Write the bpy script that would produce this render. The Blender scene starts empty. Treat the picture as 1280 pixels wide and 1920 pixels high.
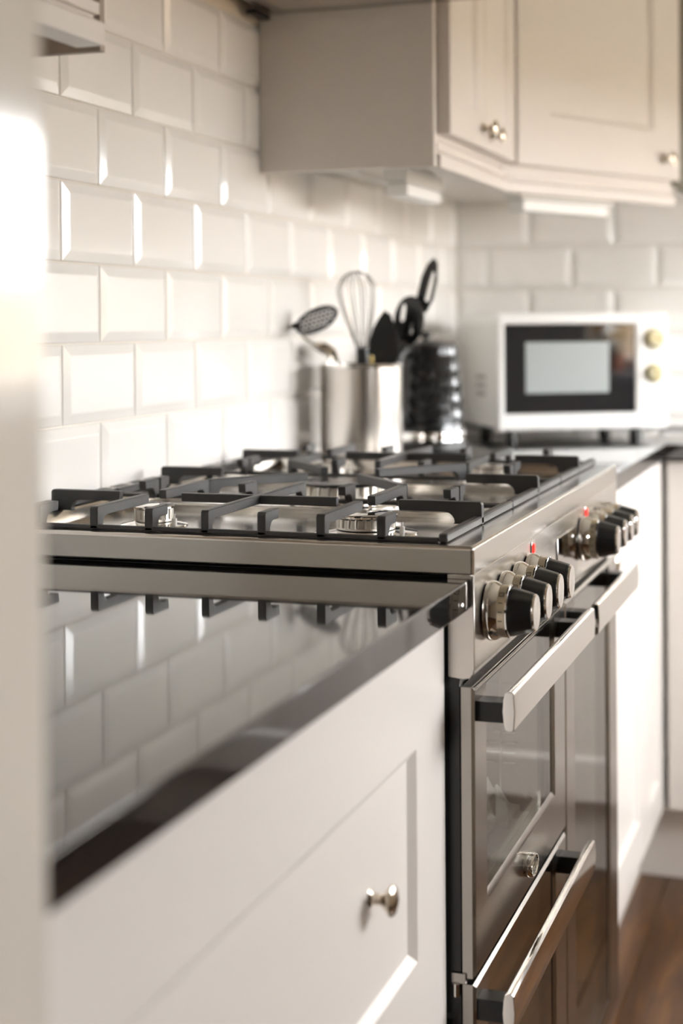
import bpy, bmesh, math, random
from mathutils import Vector, Matrix
PI = math.pi
rnd = random.Random(7)
scene = bpy.context.scene
COL = scene.collection

# ------------------------------------------------------------------ camera
def build_camera():
    yaw, pitch, roll = math.radians(18.5916), math.radians(0.4634), math.radians(-0.4079)
    F = Vector((-math.sin(yaw) * math.cos(pitch), math.cos(yaw) * math.cos(pitch), -math.sin(pitch)))
    R = Vector((math.cos(yaw), math.sin(yaw), 0))
    U = R.cross(F)
    R2 = R * math.cos(roll) + U * math.sin(roll)
    U2 = -R * math.sin(roll) + U * math.cos(roll)
    cam = bpy.data.cameras.new('camera')
    cam.sensor_fit = 'AUTO'
    cam.sensor_width = 36
    cam.lens = 2921.98 / 1920 * 36
    cam.shift_y = -328.93 / 1920
    cam.clip_start = 0.02
    cam.dof.use_dof = True
    cam.dof.focus_distance = 1.68
    cam.dof.aperture_fstop = 3.2
    cam.dof.aperture_blades = 0
    o = bpy.data.objects.new('camera', cam)
    COL.objects.link(o)
    M = Matrix((R2, U2, -F)).transposed().to_4x4()
    M.translation = Vector((0.9415, 0, 1.1528))
    o.matrix_world = M
    scene.camera = o
build_camera()

# ------------------------------------------------------------------ light and exposure
scene.view_settings.view_transform = 'Standard'
scene.view_settings.look = 'None'
scene.view_settings.gamma = 1
scene.view_settings.use_curve_mapping = False
scene.view_settings.exposure = 0.98
SKY = 17.0
world = bpy.data.worlds.new('world')
scene.world = world
world.use_nodes = True
wb = world.node_tree.nodes['Background']
wb.inputs[0].default_value = (0.965, 0.98, 1.0, 1)      # bright overcast daylight
wb.inputs[1].default_value = SKY
XR = 2.08            # right wall
YB = 3.68            # back wall
YF = -1.30           # wall behind the camera
ZC = 2.40            # ceiling
WIN_A = (1.90, 3.50, 0.98, 1.61)       # y0 y1 z0 z1, window over the far counter
WIN_C = (0.80, 1.85, 0.98, 1.36)       # x0 x1 z0 z1, window in the microwave wall
WIN_FILL = (0.35, 0.80, 1.20, 1.61)       # unseen window added to brighten the near end of the room
def portal(y0, y1, z0, z1):
    l = bpy.data.lights.new('daylight_portal', 'AREA')
    l.shape = 'RECTANGLE'
    l.size = z1 - z0
    l.size_y = y1 - y0
    l.cycles.is_portal = True
    o = bpy.data.objects.new('daylight_portal', l)
    COL.objects.link(o)
    o.location = (XR + 0.10, (y0 + y1) / 2, (z0 + z1) / 2)
    o.rotation_euler = (0, math.radians(90), 0)
portal(*WIN_A)
portal(*WIN_FILL)
def portal_back(x0, x1, z0, z1):
    l = bpy.data.lights.new('daylight_portal', 'AREA')
    l.shape = 'RECTANGLE'
    l.size = x1 - x0
    l.size_y = z1 - z0
    l.cycles.is_portal = True
    o = bpy.data.objects.new('daylight_portal', l)
    COL.objects.link(o)
    o.location = ((x0 + x1) / 2, YB + 0.11, (z0 + z1) / 2)
    o.rotation_euler = (math.radians(-90), 0, 0)
portal_back(*WIN_C)
cy = scene.cycles
cy.max_bounces = 10
cy.diffuse_bounces = 5
cy.glossy_bounces = 5
cy.transparent_max_bounces = 10
cy.sample_clamp_indirect = 12
cy.caustics_refractive = False
cy.caustics_reflective = True
cy.blur_glossy = 0.3

# ------------------------------------------------------------------ materials
def S(r, g, b):
    f = lambda c: (c / 255 / 12.92) if c / 255 <= 0.04045 else ((c / 255 + 0.055) / 1.055) ** 2.4
    return (f(r), f(g), f(b), 1)
MATS = {}
def mat(name, col, rough=0.5, metal=0.0, noise=0.0, nscale=(1, 1, 1), bump=0.0, col2=None, spec=0.5, coat=0.0, detail=3, rvar=0.0, ior=1.5):
    m = bpy.data.materials.new(name)
    m.use_nodes = True
    nt = m.node_tree
    p = nt.nodes['Principled BSDF']
    p.inputs['Base Color'].default_value = col
    p.inputs['Roughness'].default_value = rough
    p.inputs['Metallic'].default_value = metal
    p.inputs['Specular IOR Level'].default_value = spec
    p.inputs['IOR'].default_value = ior
    p.inputs['Coat Weight'].default_value = coat
    p.inputs['Coat Roughness'].default_value = 0.05
    if col2 or bump or rvar:
        tc = nt.nodes.new('ShaderNodeTexCoord')
        mp = nt.nodes.new('ShaderNodeMapping')
        mp.inputs['Scale'].default_value = nscale
        nz = nt.nodes.new('ShaderNodeTexNoise')
        nz.inputs['Scale'].default_value = noise or 5
        nz.inputs['Detail'].default_value = detail
        nt.links.new(tc.outputs['Object'], mp.inputs['Vector'])
        nt.links.new(mp.outputs['Vector'], nz.inputs['Vector'])
        if col2:
            mx = nt.nodes.new('ShaderNodeMix')
            mx.data_type = 'RGBA'
            mx.inputs[6].default_value = col
            mx.inputs[7].default_value = col2
            nt.links.new(nz.outputs['Fac'], mx.inputs[0])
            nt.links.new(mx.outputs[2], p.inputs['Base Color'])
        if bump:
            b = nt.nodes.new('ShaderNodeBump')
            b.inputs['Strength'].default_value = bump
            b.inputs['Distance'].default_value = 0.002
            nt.links.new(nz.outputs['Fac'], b.inputs['Height'])
            nt.links.new(b.outputs['Normal'], p.inputs['Normal'])
        if rvar:
            mr = nt.nodes.new('ShaderNodeMapRange')
            mr.inputs['To Min'].default_value = max(0.02, rough - rvar)
            mr.inputs['To Max'].default_value = rough + rvar
            nt.links.new(nz.outputs['Fac'], mr.inputs['Value'])
            nt.links.new(mr.outputs['Result'], p.inputs['Roughness'])
    MATS[name] = m
    return m
mat('paint', S(222, 215, 208), 0.32, noise=60, bump=0.015)
mat('gloss_cream', S(222, 214, 203), 0.10, noise=8, bump=0.01, spec=0.7, ior=1.6)
mat('tile', S(238, 235, 230), 0.10, noise=4, bump=0.02, spec=0.6)
mat('grout', S(222, 216, 206), 0.9, noise=80, bump=0.1)
mat('wall_paint', S(226, 214, 196), 0.85, noise=90, bump=0.05)
mat('ceiling_paint', S(238, 234, 226), 0.9, noise=90, bump=0.05)
mat('granite', (0.010, 0.0095, 0.009, 1), 0.045, noise=350, col2=(0.022, 0.02, 0.019, 1), spec=0.5, ior=1.9)
mat('steel', (0.60, 0.565, 0.53, 1), 0.24, 1.0, noise=30, nscale=(1, 1, 40), bump=0.02, rvar=0.04)
mat('steel_hob', (0.62, 0.59, 0.55, 1), 0.16, 1.0, noise=30, nscale=(1, 30, 1), bump=0.015, rvar=0.03)
mat('steel_dark', (0.40, 0.375, 0.35, 1), 0.22, 1.0, noise=30, nscale=(1, 1, 40), bump=0.02)
mat('chrome', (0.80, 0.775, 0.745, 1), 0.07, 1.0, noise=20, bump=0.004)
mat('burner_alloy', (0.74, 0.70, 0.64, 1), 0.32, 1.0, noise=60, bump=0.01)
mat('plate_steel', (0.42, 0.40, 0.38, 1), 0.05, 1.0, noise=20, bump=0.002)
mat('wire_steel', (0.30, 0.29, 0.28, 1), 0.35, 1.0, noise=20, bump=0.01)
mat('nickel', (0.62, 0.55, 0.46, 1), 0.14, 1.0, noise=20, bump=0.004)
mat('cast_iron', (0.034, 0.033, 0.033, 1), 0.42, noise=700, bump=0.2, spec=0.6)
mat('black_plastic', (0.007, 0.007, 0.007, 1), 0.35, noise=200, bump=0.03)
mat('black_enamel', (0.008, 0.008, 0.008, 1), 0.16, noise=100, bump=0.01)
mat('cavity', (0.05, 0.05, 0.048, 1), 0.30, noise=300, col2=(0.08, 0.08, 0.08, 1))
mat('white_plastic', S(238, 237, 233), 0.25, noise=50, bump=0.01)
mat('grey_mesh', S(176, 182, 180), 0.3, noise=400, col2=S(150, 156, 156), spec=0.5)
mat('dial_cream', S(206, 196, 158), 0.4, noise=40, bump=0.01)
mat('petal', S(236, 196, 20), 0.5, noise=30, col2=S(214, 150, 10))
mat('leaf', S(92, 120, 40), 0.5, noise=30, col2=S(60, 92, 30))
mat('terracotta', S(178, 108, 70), 0.8, noise=40, bump=0.05)
mat('gold_dial', S(170, 150, 90), 0.4, 0.3, noise=40, bump=0.01)
mat('dark_mark', (0.02, 0.018, 0.016, 1), 0.5, noise=30, bump=0.01)
mat('pale_band', S(196, 184, 160), 0.28, 0.75, noise=40, bump=0.01)
mat('olive_dark', S(104, 98, 84), 0.5, noise=60, bump=0.02)
mat('taupe_dark', S(150, 134, 118), 0.5, noise=60, bump=0.02)
mat('plastic_film', S(225, 228, 225), 0.15, noise=60, bump=0.05)
mat('patio', S(150, 148, 142), 0.9, noise=3, col2=S(122, 128, 110), bump=0.1)
mat('upvc', S(240, 240, 238), 0.3, noise=50, bump=0.01)
mat('blind', S(205, 195, 178), 0.9, noise=300, bump=0.1)
def emis(name, col, st):
    m = mat(name, col, 0.3)
    p = m.node_tree.nodes['Principled BSDF']
    p.inputs['Emission Color'].default_value = col
    p.inputs['Emission Strength'].default_value = st
    return m
emis('red_neon', (0.9, 0.03, 0.02, 1), 0.8)

def glass_mat(name, tint, ior=1.5, rough=0.02, gcol=(1, 1, 1, 1)):
    m = bpy.data.materials.new(name)
    m.use_nodes = True
    nt = m.node_tree
    nt.nodes.clear()
    out = nt.nodes.new('ShaderNodeOutputMaterial')
    tr = nt.nodes.new('ShaderNodeBsdfTransparent')
    tr.inputs[0].default_value = tint
    gl = nt.nodes.new('ShaderNodeBsdfGlossy')
    gl.inputs['Roughness'].default_value = rough
    gl.inputs['Color'].default_value = gcol
    fr = nt.nodes.new('ShaderNodeFresnel')
    ge = nt.nodes.new('ShaderNodeNewGeometry')      # both faces of a pane reflect alike
    mi = nt.nodes.new('ShaderNodeMapRange')
    mi.inputs['To Min'].default_value = ior
    mi.inputs['To Max'].default_value = 1 / ior
    nt.links.new(ge.outputs['Backfacing'], mi.inputs['Value'])
    nt.links.new(mi.outputs['Result'], fr.inputs[0])
    mx = nt.nodes.new('ShaderNodeMixShader')
    nt.links.new(fr.outputs[0], mx.inputs[0])
    nt.links.new(tr.outputs[0], mx.inputs[1])
    nt.links.new(gl.outputs[0], mx.inputs[2])
    nt.links.new(mx.outputs[0], out.inputs['Surface'])
    MATS[name] = m
glass_mat('oven_glass', (0.82, 0.82, 0.80, 1), 1.6, 0.02)
glass_mat('window_glass', (0.97, 0.97, 0.97, 1), 1.45, 0.0)
mat('dark_glass', (0.008, 0.010, 0.014, 1), 0.03, spec=0.5, ior=1.75, noise=10, bump=0.002)

def wood_mat():
    m = bpy.data.materials.new('oak_floor')
    m.use_nodes = True
    nt = m.node_tree
    p = nt.nodes['Principled BSDF']
    p.inputs['Roughness'].default_value = 0.32
    tc = nt.nodes.new('ShaderNodeTexCoord')
    oi = nt.nodes.new('ShaderNodeObjectInfo')
    add = nt.nodes.new('ShaderNodeVectorMath')
    mul = nt.nodes.new('ShaderNodeVectorMath')
    mul.operation = 'SCALE'
    mul.inputs[0].default_value = (7, 13, 3)
    nt.links.new(oi.outputs['Random'], mul.inputs['Scale'])
    nt.links.new(tc.outputs['Object'], add.inputs[0])
    nt.links.new(mul.outputs[0], add.inputs[1])
    mp = nt.nodes.new('ShaderNodeMapping')
    mp.inputs['Scale'].default_value = (14, 1.3, 6)
    nt.links.new(add.outputs[0], mp.inputs['Vector'])
    nz = nt.nodes.new('ShaderNodeTexNoise')
    nz.inputs['Scale'].default_value = 2.2
    nz.inputs['Detail'].default_value = 8
    nz.inputs['Roughness'].default_value = 0.6
    nz.inputs['Distortion'].default_value = 0.8
    nt.links.new(mp.outputs['Vector'], nz.inputs['Vector'])
    cr = nt.nodes.new('ShaderNodeValToRGB')
    cr.color_ramp.elements[0].position = 0.25
    cr.color_ramp.elements[0].color = S(48, 27, 8)
    cr.color_ramp.elements[1].position = 0.75
    cr.color_ramp.elements[1].color = S(112, 74, 30)
    e = cr.color_ramp.elements.new(0.5)
    e.color = S(76, 46, 15)
    nt.links.new(nz.outputs['Fac'], cr.inputs['Fac'])
    hs = nt.nodes.new('ShaderNodeHueSaturation')
    mr = nt.nodes.new('ShaderNodeMapRange')
    mr.inputs['To Min'].default_value = 0.8
    mr.inputs['To Max'].default_value = 1.2
    nt.links.new(oi.outputs['Random'], mr.inputs['Value'])
    nt.links.new(mr.outputs['Result'], hs.inputs['Value'])
    nt.links.new(cr.outputs['Color'], hs.inputs['Color'])
    nt.links.new(hs.outputs['Color'], p.inputs['Base Color'])
    b = nt.nodes.new('ShaderNodeBump')
    b.inputs['Strength'].default_value = 0.12
    b.inputs['Distance'].default_value = 0.002
    nt.links.new(nz.outputs['Fac'], b.inputs['Height'])
    nt.links.new(b.outputs['Normal'], p.inputs['Normal'])
    MATS['oak_floor'] = m
wood_mat()

# ------------------------------------------------------------------ mesh helpers
class B:
    def __init__(self):
        self.bm = bmesh.new()
    def _merge(self, tmp, M=None):
        if M is not None:
            bmesh.ops.transform(tmp, matrix=M, verts=tmp.verts)
        me = bpy.data.meshes.new('t')
        tmp.to_mesh(me)
        tmp.free()
        self.bm.from_mesh(me)
        bpy.data.meshes.remove(me)
        return self
    def box(self, x0, x1, y0, y1, z0, z1, bev=0.0, seg=2, M=None):
        t = bmesh.new()
        bmesh.ops.create_cube(t, size=1)
        for v in t.verts:
            v.co = Vector(((x0 + x1) / 2 + v.co.x * (x1 - x0), (y0 + y1) / 2 + v.co.y * (y1 - y0), (z0 + z1) / 2 + v.co.z * (z1 - z0)))
        if bev > 0:
            bmesh.ops.bevel(t, geom=t.edges[:], offset=bev, segments=seg, profile=0.5, affect='EDGES')
        return self._merge(t, M)
    def prism(self, poly, fn, d0, d1, bev=0.0, seg=1, M=None):
        """poly: 2D outline, fn(a,b,d)->Vector, extruded from d0 to d1"""
        t = bmesh.new()
        v0 = [t.verts.new(fn(a, b, d0)) for a, b in poly]
        v1 = [t.verts.new(fn(a, b, d1)) for a, b in poly]
        n = len(poly)
        t.faces.new(v0)
        t.faces.new(v1[::-1])
        for i in range(n):
            j = (i + 1) % n
            t.faces.new((v0[i], v1[i], v1[j], v0[j]))
        bmesh.ops.recalc_face_normals(t, faces=t.faces[:])
        if bev > 0:
            es = [e for e in t.edges if len(e.link_faces) == 2 and e.calc_face_angle(0) > 0.6]
            bmesh.ops.bevel(t, geom=es, offset=bev, segments=seg, profile=0.5, affect='EDGES')
        return self._merge(t, M)
    def lathe(self, prof, origin, axis=(0, 0, 1), seg=32, M=None):
        t = bmesh.new()
        ax = Vector(axis).normalized()
        q = Vector((0, 0, 1)).rotation_difference(ax).to_matrix()
        o = Vector(origin)
        rings = []
        for r, h in prof:
            if r < 1e-6:
                rings.append([t.verts.new(o + q @ Vector((0, 0, h)))])
            else:
                rings.append([t.verts.new(o + q @ Vector((r * math.cos(2 * PI * k / seg), r * math.sin(2 * PI * k / seg), h))) for k in range(seg)])
        for a, b in zip(rings, rings[1:]):
            for k in range(seg):
                l = (k + 1) % seg
                if len(a) == 1 and len(b) == 1:
                    continue
                if len(a) == 1:
                    t.faces.new((a[0], b[k], b[l]))
                elif len(b) == 1:
                    t.faces.new((a[k], a[l], b[0]))
                else:
                    t.faces.new((a[k], a[l], b[l], b[k]))
        bmesh.ops.recalc_face_normals(t, faces=t.faces[:])
        return self._merge(t, M)
    def tube(self, pts, r, seg=8, M=None, closed=False):
        t = bmesh.new()
        P = [Vector(p) for p in pts]
        n = len(P)
        rr = r if isinstance(r, (list, tuple)) else [r] * n
        rings = []
        up = None
        for i in range(n):
            if closed:
                d = (P[(i + 1) % n] - P[i - 1]).normalized()
            else:
                d = (P[min(i + 1, n - 1)] - P[max(i - 1, 0)]).normalized()
            if up is None:
                up = d.orthogonal().normalized()
            up = (up - d * up.dot(d)).normalized()
            w = d.cross(up)
            rings.append([t.verts.new(P[i] + (up * math.cos(2 * PI * k / seg) + w * math.sin(2 * PI * k / seg)) * rr[i]) for k in range(seg)])
        m = n if closed else n - 1
        for i in range(m):
            a, b = rings[i], rings[(i + 1) % n]
            for k in range(seg):
                l = (k + 1) % seg
                t.faces.new((a[k], a[l], b[l], b[k]))
        if not closed:
            t.faces.new(rings[0][::-1])
            t.faces.new(rings[-1])
        bmesh.ops.recalc_face_normals(t, faces=t.faces[:])
        return self._merge(t, M)
    def mesh(self, name, smooth=True):
        me = bpy.data.meshes.new(name)
        self.bm.to_mesh(me)
        self.bm.free()
        if smooth:
            for p in me.polygons:
                p.use_smooth = True
            try:
                me.set_sharp_from_angle(angle=math.radians(38))
            except Exception:
                pass
        return me

def link(name, me, m, parent=None, local=False):
    o = bpy.data.objects.new(name, me)
    COL.objects.link(o)
    if m and not me.materials:
        me.materials.append(MATS[m])
    if len(me.polygons) > 6 and me.polygons[0].use_smooth:
        wn = o.modifiers.new('weighted_normal', 'WEIGHTED_NORMAL')
        wn.keep_sharp = True
        wn.weight = 100
    if parent:
        o.parent = parent
        if not local:
            root = parent
            M = Matrix.Identity(4)
            while root:
                M = root.matrix_parent_inverse.inverted_safe() @ Matrix.Identity(4) if False else M
                M = (root.matrix_parent_inverse @ root.matrix_basis) @ M
                root = root.parent
            o.matrix_parent_inverse = M.inverted()
    return o
def part(name, b, m, parent, local=False, label=None, smooth=True):
    o = link(name, b.mesh(name, smooth), m, parent, local)
    if label:
        o['label'] = label
    return o
def tag(o, label, cat, group=None):
    o['label'] = label
    o['category'] = cat
    if group:
        o['group'] = group
    return o
def thing(name, label, cat, loc=(0, 0, 0), rotz=0.0, group=None):
    o = bpy.data.objects.new(name, None)
    o.empty_display_size = 0.05
    COL.objects.link(o)
    o.location = loc
    o.rotation_euler = (0, 0, rotz)
    return tag(o, label, cat, group)
def struct(name, b, m, label=None):
    o = link(name, b.mesh(name), m)
    o['kind'] = 'structure'
    o['label'] = label or name.replace('_', ' ')
    return o

# ------------------------------------------------------------------ room shell
T = 0.12
floor = struct('floor', B().box(-T, XR + T, YF - T, YB + T, -0.10, -0.012), 'dark_mark', 'brown oak plank floor of the kitchen')
pl_len = 1.25
plank_meshes = {}
w = 0.132
x = 0.02
ci = 0
while x < XR:
    y = YF + 0.01 - rnd.random() * 0.9
    while y < 3.30:
        L = pl_len + rnd.choice((-0.3, 0, 0.25))
        y1 = min(y + L, YB)
        y0 = max(y, YF)
        y += L
        if y1 - y0 < 0.05:
            continue
        xa, xb = x, min(x + w, XR)
        key = (round(xb - xa, 3), round(y1 - y0, 3))
        if key not in plank_meshes:
            plank_meshes[key] = B().box(-key[0] / 2 + 0.0008, key[0] / 2 - 0.0008, -key[1] / 2 + 0.0008, key[1] / 2 - 0.0008, -0.012, 0, 0.0012, 1).mesh('plank')
        o = link('plank', plank_meshes[key], 'oak_floor', floor, local=True)
        o.location = ((xa + xb) / 2, (y0 + y1) / 2, 0)
    x += w
ceil = struct('ceiling', B().box(-T, XR + T, YF - T, YB + T, ZC, ZC + 0.1), 'ceiling_paint', 'off-white painted ceiling')
wall_left = struct('wall_left', B().box(-T, -0.004, YF, YB, 0, ZC), 'grout', 'tiled wall behind the range cooker')
e0, e1, ez0, ez1 = WIN_C
EZT = 1.90
wall_back = struct('wall_back', B().box(-T, e0, YB + 0.004, YB + T, 0, ZC).box(e1, XR + T, YB + 0.004, YB + T, 0, ZC).box(e0, e1, YB + 0.004, YB + T, 0, ez0).box(e0, e1, YB + 0.004, YB + T, EZT, ZC), 'grout', 'tiled wall behind the microwave')
mat('wall_taupe', S(150, 136, 118), 0.85, noise=90, bump=0.05)
wall_front = struct('wall_front', B().box(-T, XR + T, YF - T, YF, 0, ZC), 'wall_taupe', 'plain painted wall facing the microwave wall')
b = B()
a0, a1, az0, az1 = WIN_A
c0, c1, cz0, cz1 = WIN_FILL
b.box(XR, XR + T, YF, c0, 0, ZC)
b.box(XR, XR + T, c1, a0, 0, ZC)
b.box(XR, XR + T, a1, YB + 0.004, 0, ZC)
b.box(XR, XR + T, c0, c1, 0, cz0)
b.box(XR, XR + T, c0, c1, cz1, ZC)
b.box(XR, XR + T, a0, a1, 0, az0)
b.box(XR, XR + T, a0, a1, 1.98, ZC)
wall_right = struct('wall_right', b, 'wall_paint', 'painted wall with the windows opposite the cooker')
# painted strips above the tiling
part('plaster', B().box(-0.004, 0.0, 0.6, YB, 1.644, ZC), 'wall_paint', wall_left)
part('plaster', B().box(0.0, e0, YB, YB + 0.004, 1.644, ZC), 'wall_paint', wall_back)
part('plaster', B().box(e1, XR, YB, YB + 0.004, 1.644, ZC), 'wall_paint', wall_back)
part('plaster', B().box(e0, e1, YB, YB + 0.004, EZT, ZC), 'wall_paint', wall_back)

def window(name, y0, y1, z0, z1, nmull, label):
    fr = B()
    t = 0.05
    xa, xb = XR + 0.03, XR + 0.09
    fr.box(xa, xb, y0, y1, z0, z0 + t, 0.004)
    fr.box(xa, xb, y0, y1, z1 - t, z1, 0.004)
    ys = [y0 + (y1 - y0) * k / nmull for k in range(nmull + 1)]
    for k, yy in enumerate(ys):
        lo = yy if k == 0 else (yy - t if k == nmull else yy - t / 2)
        fr.box(xa, xb, lo, lo + t, z0 + t, z1 - t, 0.004)
    o = struct(name, fr, 'upvc', label)
    for k in range(nmull):
        part('pane', B().box(XR + 0.058, XR + 0.062, ys[k] + t / 2, ys[k + 1] - t / 2, z0 + t, z1 - t), 'window_glass', o)
    return o
w1 = window('window_1', a0, a1, az0, 1.98, 2, 'white framed kitchen window on the right')
part('sill', B().box(XR - 0.06, XR + 0.03, a0 - 0.03, a1 + 0.03, az0 - 0.03, az0, 0.005), 'upvc', w1)
window('fill_window', c0, c1, cz0, cz1, 2, 'white framed unseen side window added to light the near end')
o = tag(link('roller_blind', B().box(XR - 0.012, XR - 0.008, a0 - 0.03, a1 + 0.03, az1, 2.02, 0.001).box(XR - 0.016, XR - 0.004, a0 - 0.03, a1 + 0.03, az1 - 0.012, az1, 0.003).lathe([(0, 0), (0.02, 0), (0.02, a1 - a0 + 0.06), (0, a1 - a0 + 0.06)], (XR - 0.022, a0 - 0.03, 2.03), (0, 1, 0)).mesh('roller_blind'), 'blind'), 'beige fabric roller blind pulled partly down over the kitchen window', 'blind')
fr = B()
for (q0, q1, h0, h1) in ((e0, e1, ez0, ez0 + 0.05), (e0, e1, EZT - 0.05, EZT), (e0, e0 + 0.05, ez0 + 0.05, EZT - 0.05), (e1 - 0.05, e1, ez0 + 0.05, EZT - 0.05)):
    fr.box(q0, q1, YB + 0.03, YB + 0.09, h0, h1, 0.004)
w3 = struct('window_3', fr, 'upvc', 'white framed window in the microwave wall')
part('pane', B().box(e0 + 0.05, e1 - 0.05, YB + 0.058, YB + 0.062, ez0 + 0.05, EZT - 0.05), 'window_glass', w3)
part('sill', B().box(e0 - 0.02, e1 + 0.02, YB - 0.04, YB + 0.03, ez0 - 0.025, ez0, 0.005), 'upvc', w3)
tag(link('roller_blind', B().box(e0 - 0.03, e1 + 0.03, YB - 0.022, YB - 0.018, ez1, 2.0, 0.001).box(e0 - 0.03, e1 + 0.03, YB - 0.026, YB - 0.014, ez1 - 0.012, ez1, 0.003).lathe([(0, 0), (0.02, 0), (0.02, e1 - e0 + 0.06), (0, e1 - e0 + 0.06)], (e0 - 0.03, YB - 0.024, 2.01), (1, 0, 0)).mesh('roller_blind'), 'blind'), 'beige fabric roller blind over the window in the microwave wall', 'blind')
mat('light_block_grey', S(112, 107, 100), 0.9, noise=40, bump=0.2)
struct('light_block_wall', B().box(-1.5, XR + 0.22, YB + 1.3, YB + 1.5, -0.1, 3.6), 'light_block_grey', 'unseen grey wall added outside to dim the back window')  # unseen wall added to cut sky glare through the back window
gnd = struct('garden_ground', B().box(XR + T + 0.02, 14, -8, 16, -0.3, -0.1).box(-2, XR + T + 0.02, YB + T + 0.01, 12, -0.3, -0.1), 'patio', 'garden paving and lawn outside the windows')

fn = thing('garden_fence', 'warm brown board fence standing across the garden', 'fence', (5.2, 2.5, -0.1))
mat('fence_wood', S(172, 150, 126), 0.8, noise=6, nscale=(1, 8, 1), col2=S(140, 118, 96), bump=0.1)
fb = B().box(-0.01, 0.01, -0.072, 0.072, 0.0, 1.60, 0.004, 1).mesh('board')
for k in range(112):
    o = link('board', fb, 'fence_wood', fn, local=True)
    o.location = (0, -5.2 + k * 0.15, 0)
part('rail', B().box(0.0102, 0.05, -5.3, 11.6, 0.3, 0.37), 'fence_wood', fn, local=True)
part('rail', B().box(0.0102, 0.05, -5.3, 11.6, 1.15, 1.22), 'fence_wood', fn, local=True)
# wall tiles -------------------------------------------------------
TW, TH = 0.202, 0.102
ZROW = [0.926 + TH * k for k in range(-1, 7)]       # bottoms of the rows; the first is a cut strip
tile_cache = {}
def tile_mesh(wd, ht):
    key = (round(wd, 3), round(ht, 3))
    if key in tile_cache:
        return tile_cache[key]
    g = 0.0013
    bx = min(0.0135, wd * 0.3)
    bz = min(0.0135, ht * 0.3)
    hw, hh = wd / 2 - g, ht / 2 - g
    bm = bmesh.new()
    e, f = 0.0038, 0.0085
    lv = [(hw, hh, 0), (hw, hh, e), (hw - bx, hh - bz, f)]
    rings = []
    for a, c, h in lv:
        rings.append([bm.verts.new((h, sx * a, sz * c)) for sx, sz in ((-1, -1), (1, -1), (1, 1), (-1, 1))])
    for r0, r1 in zip(rings, rings[1:]):
        for k in range(4):
            bm.faces.new((r0[k], r0[(k + 1) % 4], r1[(k + 1) % 4], r1[k]))
    bm.faces.new(rings[-1])
    bmesh.ops.recalc_face_normals(bm, faces=bm.faces[:])
    es = [ed for ed in bm.edges if all(v in rings[2] for v in ed.verts) or all(v in rings[1] for v in ed.verts)]
    bmesh.ops.bevel(bm, geom=es, offset=0.0012, segments=2, profile=0.5, affect='EDGES')
    me = bpy.data.meshes.new('tile')
    bm.to_mesh(me)
    bm.free()
    tile_cache[key] = me
    return me
def lay(parent, u0, u1, phase, place, hole=None):
    for r, zb in enumerate(ZROW):
        z0, z1 = max(zb, 0.905), zb + TH
        ph = phase + (TW / 2 if (r % 2 == 0) else 0)
        k = math.floor((u0 - ph) / TW)
        while ph + k * TW < u1:
            a, c = max(u0, ph + k * TW), min(u1, ph + (k + 1) * TW)
            k += 1
            if c - a < 0.015 or (hole and z1 > hole[2] - 0.03 and a < hole[1] and c > hole[0]):
                continue
            o = link('tile', tile_mesh(c - a, z1 - z0), 'tile', parent, local=True)
            place(o, (a + c) / 2, (z0 + z1) / 2)
# rows counted from the top: the row under z=1.538 (r=5) has a joint at y=1.7157
def pl_left(o, u, z):
    o.location = (-0.004, u, z)
def pl_back(o, u, z):
    o.location = (u, YB + 0.004, z)
    o.rotation_euler = (0, 0, -PI / 2)
lay(wall_left, 0.612, YB - 0.006, 1.7157 - TW / 2, pl_left)
lay(wall_back, 0.006, XR, 0.280 - TW / 2, pl_back, (e0, e1, ez0))

# ------------------------------------------------------------------ doors and knobs for cabinets
def rot_frame(p0, ang):
    return Matrix.Translation(Vector(p0)) @ Matrix.Rotation(ang, 4, 'Z')
def shaker(w, h, t=0.022, st=0.075, rec=0.007, bevel=0.009):
    """door lying in local x (width), z (height), front face towards -y at y=0, back at y=t"""
    bm = bmesh.new()
    def ring(mx, mz, y):
        return [bm.verts.new((mx if sx < 0 else w - mx, y, mz if sz < 0 else h - mz)) for sx, sz in ((-1, -1), (1, -1), (1, 1), (-1, 1))]
    R = [ring(0, 0, t), ring(0, 0, 0.0015), ring(0.0015, 0.0015, 0), ring(st, st, 0), ring(st + bevel, st + bevel, rec)]
    for a, c in zip(R, R[1:]):
        for k in range(4):
            bm.faces.new((a[k], a[(k + 1) % 4], c[(k + 1) % 4], c[k]))
    bm.faces.new(R[-1])
    bm.faces.new(R[0][::-1])
    bmesh.ops.recalc_face_normals(bm, faces=bm.faces[:])
    me = bpy.data.meshes.new('door')
    bm.to_mesh(me)
    bm.free()
    return me
def add_door(root, name, M, w, h, knob=None, st=0.075, kr=1.0):
    me = shaker(w, h, st=st)
    me.transform(M)
    d = link(name, me, 'paint', root)
    if knob:
        prof = [(0, 0), (0.0105, 0), (0.0105, 0.0025), (0.0065, 0.006), (0.0055, 0.013), (0.0075, 0.017), (0.013, 0.0225), (0.0165, 0.025), (0.0165, 0.027), (0.0135, 0.030), (0.0065, 0.032), (0, 0.0325)]
        prof = [(r * kr, q * kr) for r, q in prof]
        kb = B().lathe(prof, (knob[0], knob[2] if len(knob) > 2 else 0, knob[1]), (0, -1, 0), 24)
        km = kb.mesh('knob')
        km.transform(M)
        k = link('knob', km, 'nickel', d)
        k['label'] = 'turned nickel cabinet knob'
    return d
FX = PI / 2     # rotation that turns a front at -y into a front at +x  (local x -> +y)

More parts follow.
